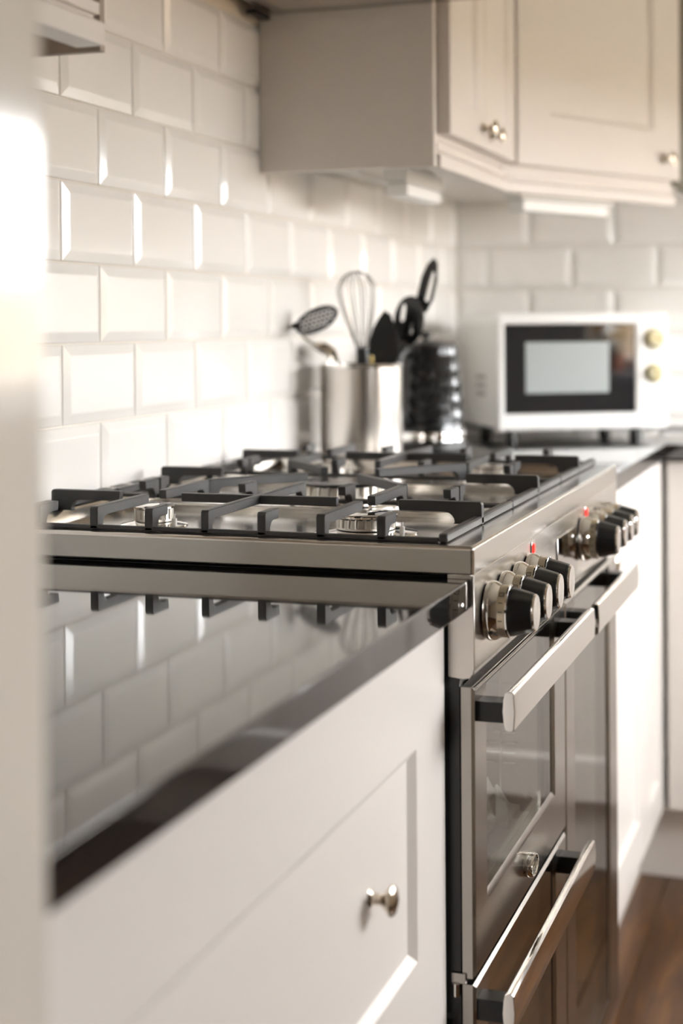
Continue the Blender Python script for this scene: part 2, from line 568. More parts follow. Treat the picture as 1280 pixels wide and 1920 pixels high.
# near base drawer unit
XD = 0.555
t = thing('drawer_cabinet', 'white drawer cabinet with one nickel knob under the near black worktop', 'cabinet', (0.3, 1.06, 0))
Mf = rot_frame((XD, 0.664, 0), FX)
part('carcass', B().box(0.012, XD - 0.024, 0.664, 1.457, 0.15, 0.873, 0.001), 'paint', t)
part('plinth', B().box(0.06, XD - 0.06, 0.664, 1.457, 0.0, 0.149), 'paint', t)
add_door(t, 'drawer_front', Mf @ Matrix.Translation((0.0, 0, 0.475)), 0.789, 0.393, (0.570, 0.199, 0.009), st=0.100, kr=0.8)
add_door(t, 'drawer_front', Mf @ Matrix.Translation((0.0, 0, 0.155)), 0.789, 0.315, (0.570, 0.16, 0.009), st=0.100, kr=0.8)

# tall glossy unit standing at the near end
t = thing('tall_larder_unit', 'tall glossy cream larder unit at the end of the near worktop', 'cabinet', (0.3, 0.3, 0))
part('carcass', B().box(0.012, 0.575, -0.02, 0.608, 0.15, 2.15, 0.001), 'gloss_cream', t)
part('plinth', B().box(0.06, 0.53, -0.02, 0.606, 0.0, 0.149), 'gloss_cream', t)
d = part('door', B().box(0.577, 0.600, -0.018, 0.607, 0.155, 2.145, 0.003), 'gloss_cream', t)
part('handle', B().tube([(0.602, 0.06, 1.0), (0.628, 0.06, 1.0), (0.628, 0.06, 1.22), (0.602, 0.06, 1.22)], 0.005, 10), 'nickel', d)

# worktops
Y0, Y1 = 1.4648, 2.3748
ZW = 0.905
def worktop(name, outline, label):
    bb = B().prism(outline, lambda a, c, d: Vector((a, c, d)), ZW - 0.029, ZW, 0.0025, 2)
    o = link(name, bb.mesh(name), 'granite')
    return tag(o, label, 'worktop')
worktop('worktop', [(0.008, 0.611), (0.578, 0.611), (0.578, Y0 - 0.002), (0.008, Y0 - 0.002)], 'polished black granite worktop between the larder unit and the cooker')
XW2, YW2 = 0.556, 3.20
worktop('worktop', [(0.008, Y1 + 0.002), (XW2, Y1 + 0.002), (XW2, YW2), (XR - 0.008, YW2), (XR - 0.008, YB - 0.008), (0.008, YB - 0.008)], 'polished black granite corner worktop carrying the microwave')

# far base cabinets, cooker run
XD2 = 0.545
t = thing('base_cabinet', 'white base cabinet with panelled doors just past the cooker', 'cabinet', (0.3, 2.8, 0))
part('carcass', B().box(0.012, XD2 - 0.024, 2.378, 3.235, 0.15, 0.873, 0.001), 'paint', t)
part('plinth', B().box(0.06, XD2 - 0.055, 2.378, 3.274, 0.0, 0.149), 'paint', t)
add_door(t, 'door', rot_frame((XD2, 2.380, 0.155), FX), 0.568, 0.713, (0.06, 0.62), st=0.08)
add_door(t, 'door', rot_frame((XD2, 2.951, 0.155), FX), 0.280, 0.713, None, st=0.07)
# base cabinets under the microwave wall
xs = [0.552, 1.15, 1.75, XR - 0.01]
labs = ['greige base cabinet meeting the white cabinet in the inner corner', 'greige base cabinet in the middle of the microwave wall', 'greige base cabinet below the kitchen window end of the wall']
for k in range(3):
    t = thing('base_cabinet', labs[k], 'cabinet', ((xs[k] + xs[k + 1]) / 2, 3.45, 0))
    part('carcass', B().box(xs[k], xs[k + 1] - 0.002, YW2 + 0.047, YB - 0.012, 0.15, 0.873, 0.001), 'paint', t)
    part('plinth', B().box(xs[k] if k else 0.30, xs[k + 1] - 0.002, YW2 + 0.0755, YB - 0.04, 0.0, 0.149), 'paint', t)
    add_door(t, 'door', rot_frame((xs[k] + 0.003, YW2 + 0.023, 0.155), 0), xs[k + 1] - xs[k] - 0.008, 0.713, (0.52, 0.62), st=0.085)

# ------------------------------------------------------------------ wall units
ZU0 = 1.400            # bottom of the pelmets
def pelmet(bb, p0, p1, z0, h=0.046):
    """moulded light rail along p0->p1, front on the right hand side of the direction"""
    p0, p1 = Vector((*p0, 0)), Vector((*p1, 0))
    d = (p1 - p0).normalized()
    n = Vector((d.y, -d.x, 0))
    prof = [(-0.022, 0), (0.006, 0), (0.006, 0.019), (0.0, 0.023), (-0.005, 0.0235), (-0.005, 0.027), (0.001, 0.0275), (0.001, 0.038), (-0.009, 0.0405), (-0.009, h), (-0.022, h)]
    L = (p1 - p0).length
    bb.prism(prof, lambda a, c, s: p0 + d * s + n * a + Vector((0, 0, z0 + c)), 0, L)
    return bb
t = thing('wall_cabinet', 'white wall cabinet above the near worktop beside the extractor hood', 'cabinet', (0.15, 0.9, ZU0))
part('carcass', B().box(0.012, 0.284, 0.612, 1.262, ZU0 + 0.046, 2.15, 0.001), 'paint', t)
part('light_rail', pelmet(B(), (0.300, 0.612), (0.300, 1.240), ZU0), 'paint', t)
add_door(t, 'door', rot_frame((0.306, 0.614, ZU0 + 0.048), FX), 0.628, 0.70, (0.06, 0.06), st=0.075)
part('end_strip', B().box(0.05, 0.290, 1.2625, 1.272, ZU0, 2.15, 0.001), 'taupe_dark', t)  # set-back strip in a darker taupe than the cabinet paint

YU = 2.390
A, Bp = Vector((0.300, 2.885)), Vector((0.552, 3.385))
t = thing('wall_cabinet', 'off-white double wall cabinet with two knobs beside the extractor hood', 'cabinet', (0.15, 2.64, ZU0))
part('carcass', B().box(0.012, 0.296, YU, 2.884, ZU0 + 0.046, 2.15, 0.001), 'paint', t)
part('end_panel', B().box(0.0055, 0.299, YU - 0.018, YU - 0.001, ZU0, 2.15, 0.001), 'paint', t)
part('light_rail', pelmet(B(), (0.299, YU), (0.299, 2.884), ZU0), 'paint', t)
add_door(t, 'door', rot_frame((0.320, YU + 0.008, ZU0 + 0.054), FX), 0.238, 0.69, (0.218, 0.032), st=0.055, kr=.85)
add_door(t, 'door', rot_frame((0.320, YU + 0.250, ZU0 + 0.054), FX), 0.238, 0.69, (0.034, 0.026), st=0.055, kr=.85)
t = thing('corner_wall_cabinet', 'off-white corner wall cabinet with angled door above the microwave', 'cabinet', (0.25, 3.3, ZU0))
poly = [(0.012, 2.887), (A.x - 0.006, 2.887), (Bp.x - 0.006, Bp.y), (Bp.x - 0.006, YB - 0.012), (0.012, YB - 0.012)]
part('carcass', B().prism(poly, lambda a, c, d: Vector((a, c, d)), ZU0 + 0.046, 2.15), 'paint', t)
part('light_rail', pelmet(B(), (A.x, A.y + 0.001), (Bp.x, Bp.y), ZU0), 'paint', t)
part('end_panel', B().box(Bp.x - 0.0055, Bp.x + 0.003, Bp.y + 0.012, YB - 0.012, ZU0 + 0.046, 2.15, 0.001), 'olive_dark', t)  # this side gets a darker olive tone than the cabinet paint
dd = (Bp - A)
ang = math.atan2(dd.y, dd.x)
nrm = Vector((dd.y, -dd.x)).normalized()
P0 = A + nrm * 0.020 + dd.normalized() * 0.012
add_door(t, 'door', rot_frame((P0.x, P0.y, ZU0 + 0.052), ang), dd.length - 0.014, 0.69, (dd.length - 0.075, 0.042), st=0.098, kr=0.85)

# under cabinet lights (switched off)
def light_bar(c, ang, L, label):
    t = thing('under_cabinet_light', label, 'light', (c[0], c[1], ZU0), ang)
    part('housing', B().box(-L / 2, L / 2, -0.022, 0.022, -0.006, 0.020, 0.003), 'white_plastic', t, local=True)
    part('diffuser', B().box(-L / 2 + 0.01, L / 2 - 0.01, -0.021, 0.021, -0.030, -0.0062, 0.006), 'white_plastic', t, local=True)
    part('end_cap', B().box(L / 2 + 0.0002, L / 2 + 0.012, -0.016, 0.016, -0.008, 0.015, 0.003), 'white_plastic', t, local=True)
    part('bracket', B().box(-L / 2 + 0.03, -L / 2 + 0.05, -0.015, 0.015, 0.0202, 0.046), 'white_plastic', t, local=True)
    part('bracket', B().box(L / 2 - 0.05, L / 2 - 0.03, -0.015, 0.015, 0.0202, 0.046), 'white_plastic', t, local=True)
mid = A.lerp(Bp, 0.42) - nrm * 0.055
light_bar((mid.x, mid.y), ang, 0.30, 'white slim light bar fixed under the corner wall cabinet')
light_bar((0.185, 2.66), PI / 2, 0.24, 'white slim light bar fixed under the double wall cabinet')

# extractor hood
t = thing('extractor_hood', 'stainless steel extractor hood above the gas hob', 'hood', (0.25, 1.92, 1.66))
part('canopy', B().prism([(0.012, 1.665), (0.47, 1.665), (0.47, 1.70), (0.30, 1.80), (0.012, 1.80)], lambda a, c, d: Vector((a, d, c)), 1.475, 2.365, 0.003), 'steel_dark', t)
part('glass_visor', B().box(0.03, 0.50, 1.470, 2.366, 1.655, 1.6645, 0.002), 'steel_dark', t)
for k in range(2):
    part('grease_filter', B().box(0.07, 0.42, 1.52 + k * 0.41, 1.90 + k * 0.41, 1.650, 1.6548, 0.001), 'steel_hob', t)
part('chimney', B().box(0.012, 0.27, 1.78, 2.06, 1.8002, ZC - 0.002, 0.002), 'steel_dark', t)
part('hose_clip', B().box(0.012, 0.03, 2.30, 2.36, 1.645, 1.6545, 0.002), 'black_plastic', t)

# ------------------------------------------------------------------ range cooker
ck = thing('range_cooker', 'stainless steel range cooker with gas hob and black glass oven doors', 'cooker', (0.3, (Y0 + Y1) / 2, 0))
XP = 0.582
ZH = 0.9366
# body panels
part('side_panel', B().box(0.02, 0.567, Y0 + 0.001, Y0 + 0.012, 0.10, 0.904, 0.0008), 'black_enamel', ck)
part('side_panel', B().box(0.02, 0.567, Y1 - 0.012, Y1 - 0.001, 0.10, 0.904, 0.0008), 'black_enamel', ck)
part('back_panel', B().box(0.02, 0.03, Y0 + 0.0125, Y1 - 0.0125, 0.10, 0.904), 'black_enamel', ck)
part('base', B().box(0.0305, 0.560, Y0 + 0.0125, Y1 - 0.0125, 0.10, 0.115), 'black_enamel', ck)
part('plinth', B().box(0.06, 0.53, Y0 + 0.01, Y1 - 0.01, 0.0, 0.099), 'black_enamel', ck)
part('divider', B().box(0.0305, 0.563, 1.940, 1.955, 0.1155, 0.80), 'black_enamel', ck)
part('divider', B().box(0.0305, 0.563, Y0 + 0.0125, 1.9395, 0.495, 0.512), 'black_enamel', ck)
part('front_seal', B().box(0.545, 0.566, Y0 + 0.0125, Y1 - 0.0125, 0.801, 0.815), 'black_enamel', ck)
# hob
b = B()
def hob_ring(bm, x0, x1, y0, y1, z):
    return [bm.verts.new((xx, yy, z)) for xx, yy in ((x0, y0), (x1, y0), (x1, y1), (x0, y1))]
hm = b.bm
TX0, TX1, TY0, TY1 = 0.046, 0.538, 1.492, 2.350
rr_ = [hob_ring(hm, TX0 + 0.006, TX1 - 0.006, TY0 + 0.006, TY1 - 0.006, 0.915), hob_ring(hm, 0.008, XP, Y0, Y1, 0.9065), hob_ring(hm, 0.008, XP, Y0, Y1, ZH), hob_ring(hm, TX0, TX1, TY0, TY1, ZH), hob_ring(hm, TX0 + 0.006, TX1 - 0.006, TY0 + 0.006, TY1 - 0.006, 0.9225)]
for a_, c_ in zip(rr_, rr_[1:]):
    for k in range(4):
        hm.faces.new((a_[k], a_[(k + 1) % 4], c_[(k + 1) % 4], c_[k]))
for k in range(4):
    hm.faces.new((rr_[-1][k], rr_[-1][(k + 1) % 4], rr_[0][(k + 1) % 4], rr_[0][k]))
bmesh.ops.recalc_face_normals(hm, faces=hm.faces[:])
es_ = [e for e in hm.edges if all(v in rr_[2] for v in e.verts) or all(v in rr_[1] for v in e.verts) or (e.verts[0] in rr_[1] and e.verts[1] in rr_[2]) or (e.verts[0] in rr_[2] and e.verts[1] in rr_[1])]
bmesh.ops.bevel(hm, geom=es_, offset=0.004, segments=3, profile=0.5, affect='EDGES')
part('hob_top', b, 'steel_hob', ck)
ZTRAY = 0.9225
part('hob_gap', B().box(0.012, XP - 0.004, Y0 + 0.003, Y1 - 0.003, 0.9050, 0.9065), 'black_enamel', ck)
# spill trays with raised rims between the three supports
for (ya, yb) in ((1.4985, 1.776), (1.787, 2.076), (2.088, 2.3435)):
    part('spill_tray', B().box(0.0525, 0.5315, ya, yb, ZTRAY - 0.006, ZTRAY, 0.001, 1), 'steel_hob', ck)
for ya in (1.7762, 2.0765):
    part('tray_ridge', B().box(0.0525, 0.5315, ya, ya + 0.0106, ZTRAY - 0.006, ZTRAY + 0.008, 0.002, 2), 'steel_hob', ck)
# rear flue strip with slots
fl = part('flue_strip', B().box(0.0085, 0.026, Y0 + 0.02, Y1 - 0.02, ZH, 0.944, 0.003, 2), 'steel', ck)
for k in range(17):
    yy = Y0 + 0.06 + k * 0.049
    part('slot', B().box(0.0115, 0.0225, yy, yy + 0.032, 0.9438, 0.9444), 'dark_mark', fl)
# control panel with rolled lower edge
prof = [(0.555, 0.809), (0.570, 0.807), (0.577, 0.8085), (0.581, 0.813), (XP, 0.819), (XP, 0.9095), (0.555, 0.9095)]
part('control_panel', B().prism(prof, lambda a, c, d: Vector((a, d, c)), Y0, Y1, 0.0008), 'steel', ck)
part('clock_plate', B().box(XP, XP + 0.0016, 1.888, 2.022, 0.826, 0.888, 0.0007, 1), 'plate_steel', ck)
part('plate_groove', B().box(XP, XP + 0.0006, 1.8862, 1.8876, 0.826, 0.888), 'dark_mark', ck)
for yy in (1.743, 2.095):
    n = part('neon_light', B().box(XP, XP + 0.003, yy - 0.004, yy + 0.004, 0.892, 0.902, 0.001), 'red_neon', ck, label='small red indicator light')
    part('bezel', B().box(XP, XP + 0.0012, yy - 0.009, yy + 0.009, 0.889, 0.905, 0.0004, 1), 'chrome', n)

# knobs
def knob(y, z, mark):
    k = part('control_knob', B().lathe([(0, 0), (0.0245, 0), (0.0285, 0.0015), (0.0300, 0.005), (0.0290, 0.010), (0.0262, 0.0145), (0.0262, 0.0152)], (XP, y, z), (1, 0, 0), 40), 'chrome', ck)
    part('dial_band', B().lathe([(0.0258, 0.0152), (0.0258, 0.0222), (0.0252, 0.0226)], (XP, y, z), (1, 0, 0), 40), 'pale_band', k)
    part('ring', B().lathe([(0.0252, 0.0226), (0.0266, 0.0230), (0.0266, 0.0246), (0.0248, 0.0252)], (XP, y, z), (1, 0, 0), 40), 'chrome', k)
    # fluted grip
    bm = bmesh.new()
    seg = 48
    rings = []
    for r, h in ((0.0240, 0.0246), (0.0238, 0.029), (0.0192, 0.0465), (0.0180, 0.0476)):
        ring = []
        for q in range(seg):
            a = 2 * PI * q / seg
            rr = r * (1 - 0.035 * (0.5 + 0.5 * math.cos(a * 12)))
            ring.append(bm.verts.new((XP + h, y + rr * math.cos(a), z + rr * math.sin(a))))
        rings.append(ring)
    for r0, r1 in zip(rings, rings[1:]):
        for q in range(seg):
            bm.faces.new((r0[q], r0[(q + 1) % seg], r1[(q + 1) % seg], r1[q]))
    bmesh.ops.recalc_face_normals(bm, faces=bm.faces[:])
    g = B()
    g.bm.free()
    g.bm = bm
    part('grip', g, 'black_plastic', k)
    part('cap', B().lathe([(0.0176, 0.0470), (0.0184, 0.0488), (0.0172, 0.0502), (0.010, 0.0510), (0, 0.0512)], (XP, y, z), (1, 0, 0), 40), 'chrome', k)
    if mark:      # small square symbol and ticks printed on the band
        mk = B()
        def strip(a0, a1, h0, h1):
            pts = []
            n = 3
            for q in range(n):
                aa, ab = a0 + (a1 - a0) * q / n, a0 + (a1 - a0) * (q + 1) / n
                r = 0.02595
                t_ = [(XP + h, y + r * math.cos(a_), z + r * math.sin(a_)) for h, a_ in ((h0, aa), (h1, aa), (h1, ab), (h0, ab))]
                vs = [mk.bm.verts.new(p) for p in t_]
                mk.bm.faces.new(vs)
        base = math.radians(118 + 8 * mark)
        s = 0.17
        strip(base, base + 0.03, 0.0162, 0.0212)
        strip(base + s, base + s + 0.03, 0.0162, 0.0212)
        strip(base, base + s, 0.0162, 0.0169)
        strip(base, base + s, 0.0205, 0.0212)
        strip(base + 0.07, base + 0.10, 0.0178, 0.0198)
        for q in range(6):
            aa = base + 0.45 + q * 0.35
            strip(aa, aa + 0.03, 0.0165, 0.0205)
        part('marking', mk, 'dark_mark', k)
for i, yy in enumerate((1.519, 1.583, 1.649, 1.714)):
    knob(yy, 0.866, 1 + i % 2)
for i, yy in enumerate((2.060, 2.126, 2.187, 2.243)):
    knob(yy, 0.866, 1 + i % 2)

# oven doors
XF = 0.581
def oven_door(name, y0, y1, z0, z1, gy0, gy1, gz0, gz1, hy0, hy1, hz0, hz1, label):
    """steel frame with a bevelled opening, glass, bar handle on two brackets"""
    bm = bmesh.new()
    def ring(a0, a1, c0, c1, x):
        return [bm.verts.new((x, yy, zz)) for yy, zz in ((a0, c0), (a1, c0), (a1, c1), (a0, c1))]
    R = [ring(gy0 - 0.004, gy1 + 0.004, gz0 - 0.006, gz1 + 0.004, 0.568), ring(y0, y1, z0, z1, 0.568), ring(y0, y1, z0, z1, XF - 0.003), ring(y0 + 0.003, y1 - 0.003, z0 + 0.003, z1 - 0.003, XF), ring(gy0, gy1, gz0, gz1, XF), ring(gy0 + 0.004, gy1 - 0.004, gz0 + 0.007, gz1 - 0.004, XF - 0.004), ring(gy0 + 0.004, gy1 - 0.004, gz0 + 0.007, gz1 - 0.004, 0.5685)]
    for a, c in zip(R, R[1:] + R[:1]):
        for k in range(4):
            bm.faces.new((a[k], a[(k + 1) % 4], c[(k + 1) % 4], c[k]))
    bmesh.ops.recalc_face_normals(bm, faces=bm.faces[:])
    g = B()
    g.bm.free()
    g.bm = bm
    d = part(name, g, 'steel_dark', ck, label=label)
    part('glass', B().box(0.570, XF - 0.0032, gy0 + 0.0042, gy1 - 0.0042, gz0 + 0.0072, gz1 - 0.0042), 'oven_glass', d)
    # handle bar: curved section, slightly bowed outwards
    n = 12
    t_ = bmesh.new()
    rings = []
    xo = 0.6195
    hzm, hh = (hz0 + hz1) / 2, (hz1 - hz0) / 2
    sec = [(-0.009, -0.92), (-0.0105, -0.6), (-0.0115, 0.0), (-0.0105, 0.6), (-0.009, 0.92), (-0.006, 1.0), (-0.002, 1.0), (0.0, 0.9), (0.0012, 0.0), (0.0, -0.9), (-0.002, -1.0), (-0.006, -1.0)]
    for k in range(n + 1):
        yy = hy0 + (hy1 - hy0) * k / n
        rings.append([t_.verts.new((xo + sx, yy, hzm + hh * sz)) for sx, sz in sec])
    for r0, r1 in zip(rings, rings[1:]):
        for k in range(len(sec)):
            l = (k + 1) % len(sec)
            t_.faces.new((r0[k], r0[l], r1[l], r1[k]))
    t_.faces.new(rings[0])
    t_.faces.new(rings[-1])
    bmesh.ops.recalc_face_normals(t_, faces=t_.faces[:])
    es = [e for e in t_.edges if len(e.link_faces) == 2 and e.calc_face_angle(0) > 1.2]
    bmesh.ops.bevel(t_, geom=es, offset=0.001, segments=2, profile=0.5, affect='EDGES')
    hb = B()
    hb.bm.free()
    hb.bm = t_
    part('handle', hb, 'chrome', d, label='polished flat bar handle')
    for yy in (hy0 + 0.010, hy1 - 0.036):
        part('handle_bracket', B().box(XF - 0.004, xo - 0.0112, yy, yy + 0.026, hz0 + 0.005, hz1 - 0.013, 0.0012), 'black_plastic', d)
    return d
d1 = oven_door('oven_door', Y0 + 0.0005, 1.945, 0.517, 0.800, 1.516, 1.875, 0.577, 0.795, 1.469, 1.938, 0.759, 0.797, 'upper oven door with wide glass and steel frame')
d2 = oven_door('grill_door', Y0 + 0.0005, 1.945, 0.125, 0.511, 1.516, 1.875, 0.15, 0.508, 1.461, 1.932, 0.470, 0.509, 'lower oven door of dark glass')
d3 = oven_door('tall_oven_door', 1.949, Y1 - 0.001, 0.125, 0.800, 2.010, 2.300, 0.15, 0.795, 1.969, 2.334, 0.757, 0.796, 'tall narrow oven door of dark glass')
for dd_ in (d1,):
    part('top_trim', B().box(0.5685, XF + 0.0008, Y0 + 0.003, 1.943, 0.7965, 0.7995, 0.0008), 'chrome', dd_)
# hinge caps on the near edge of the lower door
part('hinge', B().box(0.557, 0.572, Y0 - 0.002, Y0 + 0.001, 0.512, 0.522, 0.001), 'steel_dark', d2)
part('hinge_pin', B().lathe([(0, 0), (0.004, 0), (0.004, 0.012), (0, 0.012)], (0.562, Y0 - 0.0015, 0.500), (0, 0, 1), 12), 'chrome', d2)
# oval badge
b = B()
bm_ = Matrix.Translation((XF, 1.703, 0.5505)) @ Matrix.Diagonal((1.9, 1.75, 1.15, 1))
b.lathe([(0, 0), (0.0108, 0), (0.0112, 0.0015), (0.0112, 0.0042), (0.0102, 0.0055), (0.0092, 0.0055), (0.0088, 0.0046), (0, 0.0046)], (0, 0, 0), (1, 0, 0), 40, M=bm_)
bd = part('badge', b, 'chrome', d1, label='raised oval chrome maker badge')
b = B().lathe([(0.0087, 0.0047), (0.0, 0.0050)], (0, 0, 0), (1, 0, 0), 40, M=bm_)
part('badge_field', b, 'dark_mark', bd)
cur = [(-0.0085, -0.003), (-0.0085, 0.004), (-0.005, 0.005), (-0.0045, 0.001), (-0.0075, 0.0), (-0.0045, -0.0035), (-0.002, 0.0), (0.0, 0.0035), (0.0005, -0.003), (0.003, 0.003), (0.0035, -0.002), (0.006, 0.001), (0.0085, -0.002), (0.009, 0.002)]
part('badge_script', B().tube([(XF + 0.0098, 1.703 + a * 1.25, 0.5505 + c * 1.15) for a, c in cur], 0.0010, 6), 'chrome', bd)
# oven cavity behind the upper door
b = B()
b.box(0.14, 0.145, 1.500, 1.925, 0.535, 0.79)
b.box(0.1452, 0.560, 1.500, 1.505, 0.535, 0.79)
b.box(0.1452, 0.560, 1.920, 1.925, 0.535, 0.79)
b.box(0.1452, 0.560, 1.5052, 1.9198, 0.535, 0.540)
b.box(0.1452, 0.560, 1.5052, 1.9198, 0.785, 0.790)
cv = part('oven_cavity', b, 'cavity', ck)
for z in (0.601, 0.6135, 0.626, 0.639, 0.66, 0.70):
    part('shelf_runner', B().tube([(0.17, 1.916, z), (0.52, 1.916, z), (0.525, 1.9195, z)], 0.0016, 6), 'chrome', cv)
part('runner_upright', B().tube([(0.505, 1.9125, 0.56), (0.505, 1.9125, 0.76)], 0.0016, 6), 'chrome', cv)
# crumpled clear wrapping left in the oven
bm = bmesh.new()
N = 9
gr = [[None] * N for _ in range(N)]
for i in range(N):
    for j in range(N):
        u, v = i / (N - 1), j / (N - 1)
        gr[i][j] = bm.verts.new((0.470 + 0.070 * u + rnd.uniform(-.006, .006), 1.79 + 0.09 * v + rnd.uniform(-.008, .008), 0.542 + abs(rnd.gauss(0, 0.016)) + 0.034 * math.sin(PI * u) * math.sin(PI * v)))
for i in range(N - 1):
    for j in range(N - 1):
        bm.faces.new((gr[i][j], gr[i + 1][j], gr[i + 1][j + 1], gr[i][j + 1]))
bmesh.ops.solidify(bm, geom=bm.faces[:], thickness=0.0008)
g = B()
g.bm.free()
g.bm = bm
tag(link('plastic_wrapping', g.mesh('plastic_wrapping', smooth=False), 'plastic_film'), 'crumpled pale plastic wrapping seen through the upper oven door glass', 'packaging')

# burners
def burner(x, y, r, capmat, tall):
    z = ZTRAY
    bz = part('burner', B().lathe([(0, 0), (r * 1.75, 0), (r * 1.72, 0.0018), (r * 1.25, 0.0042), (r * 1.05, 0.0048), (r * 1.0, 0.0055), (0, 0.0055)], (x, y, z), (0, 0, 1), 48), 'chrome', ck)
    # flame crown with radial slits
    bm = bmesh.new()
    seg = 96
    prof = [(r * 0.92, 0.0056), (r * 0.98, 0.006), (r, 0.0085), (r, tall), (r * 0.93, tall + 0.0008), (0.001, tall + 0.0008)]
    rings = []
    for r_, h in prof:
        ring = []
        for q in range(seg):
            a = 2 * PI * q / seg
            rr = r_
            if h > 0.008 and r_ > r * 0.95 and q % 4 == 0 and h > 0.0086:
                rr = r_ * 0.86
            ring.append(bm.verts.new((x + rr * math.cos(a), y + rr * math.sin(a), z + h)))
        rings.append(ring)
    for r0, r1 in zip(rings, rings[1:]):
        for q in range(seg):
            bm.faces.new((r0[q], r0[(q + 1) % seg], r1[(q + 1) % seg], r1[q]))
    bmesh.ops.recalc_face_normals(bm, faces=bm.faces[:])
    g = B()
    g.bm.free()
    g.bm = bm
    part('crown', g, 'burner_alloy', bz)
    part('cap', B().lathe([(0, tall + 0.001), (r * 1.0, tall + 0.001), (r * 1.06, tall + 0.0016), (r * 1.06, tall + 0.0036), (r * 0.98, tall + 0.0052), (r * 0.5, tall + 0.0058), (0, tall + 0.006)], (x, y, z), (0, 0, 1), 48), capmat, bz)
    part('spark_plug', B().lathe([(0, 0.0025), (0.003, 0.0025), (0.003, 0.010), (0.0012, 0.011), (0.0012, 0.015), (0, 0.015)], (x + r * 1.35, y - 0.01, z), (0, 0, 1), 10), 'white_plastic', bz)
burner(0.164, 1.630, 0.0225, 'chrome', 0.0190)
burner(0.420, 1.630, 0.0330, 'chrome', 0.0175)
burner(0.164, 2.225, 0.0330, 'chrome', 0.0175)
burner(0.420, 2.225, 0.0270, 'chrome', 0.0175)
burner(0.292, 1.932, 0.0540, 'black_enamel', 0.0205)

# pan supports
ZB, ZT = ZH + 0.0003, 0.9610
XS = [0.096, 0.164, 0.228, 0.292, 0.355, 0.419, 0.483]
def finger(root, p, d, L, post=0.0135, arm=0.0108, th=0.0092, fil=0.010):
    d = Vector((d[0], d[1], 0)).normalized()
    n = Vector((-d.y, d.x, 0))
    p = Vector((p[0], p[1], 0))
    zu = ZT - arm
    f = min(fil, L - post - 0.002)
    poly = [(0, ZB), (0, ZT - 0.0025), (0.0022, ZT), (L - 0.0008, ZT), (L, ZT - 0.001), (L - 0.0015, zu)]
    for q in range(5):
        a = PI / 2 * q / 4
        poly.append((post + f - f * math.sin(a), zu - f + f * math.cos(a)))
    poly.append((post + 0.0020, ZB))
    bb = B().prism(poly, lambda s, z, w_: p + d * s + n * w_ + Vector((0, 0, z)), -th / 2, th / 2, 0.0007)
    part('finger', bb, 'cast_iron', root)
def support(ya, yb, kind, label):
    t = thing('pan_support', label, 'pan support', (0.29, (ya + yb) / 2, ZB))
    xa, xb = 0.033, 0.5515
    yc = (ya + yb) / 2
    # low rail all round
    part('rail', B().box(xa + 0.010, xb - 0.010, ya, ya + 0.007, ZB, ZB + 0.0045, 0.001, 1), 'cast_iron', t)
    part('rail', B().box(xa + 0.010, xb - 0.010, yb - 0.007, yb, ZB, ZB + 0.0045, 0.001, 1), 'cast_iron', t)
    part('rail', B().box(xa, xa + 0.0095, ya, yb, ZB, ZB + 0.009, 0.0015, 1), 'cast_iron', t)
    part('rail', B().box(xb - 0.0095, xb, ya, yb, ZB, ZB + 0.009, 0.0015, 1), 'cast_iron', t)
    # side fingers
    finger(t, (xa, yc), (1, 0), 0.090, post=0.026, arm=0.0115, th=0.0095, fil=0.0115)
    finger(t, (xb, yc), (-1, 0), 0.094, post=0.030, arm=0.0115, th=0.0095, fil=0.0115)
    hl = (yb - ya) / 2
    lng = hl - 0.022
    for i, x in enumerate(XS):
        if kind == 'two':
            if i == 3:
                continue
            L = lng if i in (1, 5) else 0.040
            finger(t, (x, ya), (0, 1), L)
            finger(t, (x, yb), (0, -1), L)
        else:
            if i in (0, 6):
                finger(t, (x, ya), (0, 1), 0.026)
                finger(t, (x, yb), (0, -1), 0.026)
            if i in (1, 5):
                for sy, yy in ((1, ya), (-1, yb)):
                    tip = Vector((0.255 if i == 1 else 0.327, yc - sy * 0.036))
                    v = tip - Vector((x, yy))
                    finger(t, (x, yy), v, v.length, th=0.0098)
    if kind == 'two':
        poly = [(0, ZB), (0, ZT - 0.0025), (0.0022, ZT), (2 * hl - 0.0022, ZT), (2 * hl, ZT - 0.0025), (2 * hl, ZB), (2 * hl - 0.012, ZB)]
        zu = ZT - 0.0098
        f = 0.010
        for q in range(5):
            a = PI / 2 * q / 4
            poly.append((2 * hl - 0.0115 - f + f * math.cos(a), zu - f + f * math.sin(a)))
        for q in range(5):
            a = PI / 2 * (1 - q / 4)
            poly.append((0.0115 + f - f * math.cos(a), zu - f + f * math.sin(a)))
        poly.append((0.012, ZB))
        part('cross_bar', B().prism(poly, lambda s, z, w_: Vector((0.292 + w_, ya + s, z)), -0.0042, 0.0042, 0.0007), 'cast_iron', t)
        part('cross_bar', B().box(0.200, 0.2876, yc - 0.0045, yc + 0.0045, ZT - 0.0098, ZT, 0.0008, 1), 'cast_iron', t)
        part('cross_bar', B().box(0.2964, 0.387, yc - 0.0045, yc + 0.0045, ZT - 0.0098, ZT, 0.0008, 1), 'cast_iron', t)
support(1.482, 1.7795, 'two', 'black cast iron pan support over the two burners beside the near worktop')
support(1.7835, 2.0805, 'wok', 'black cast iron pan support over the wide middle burner')
support(2.0845, 2.3640, 'two', 'black cast iron pan support over the burners beside the utensil pot')

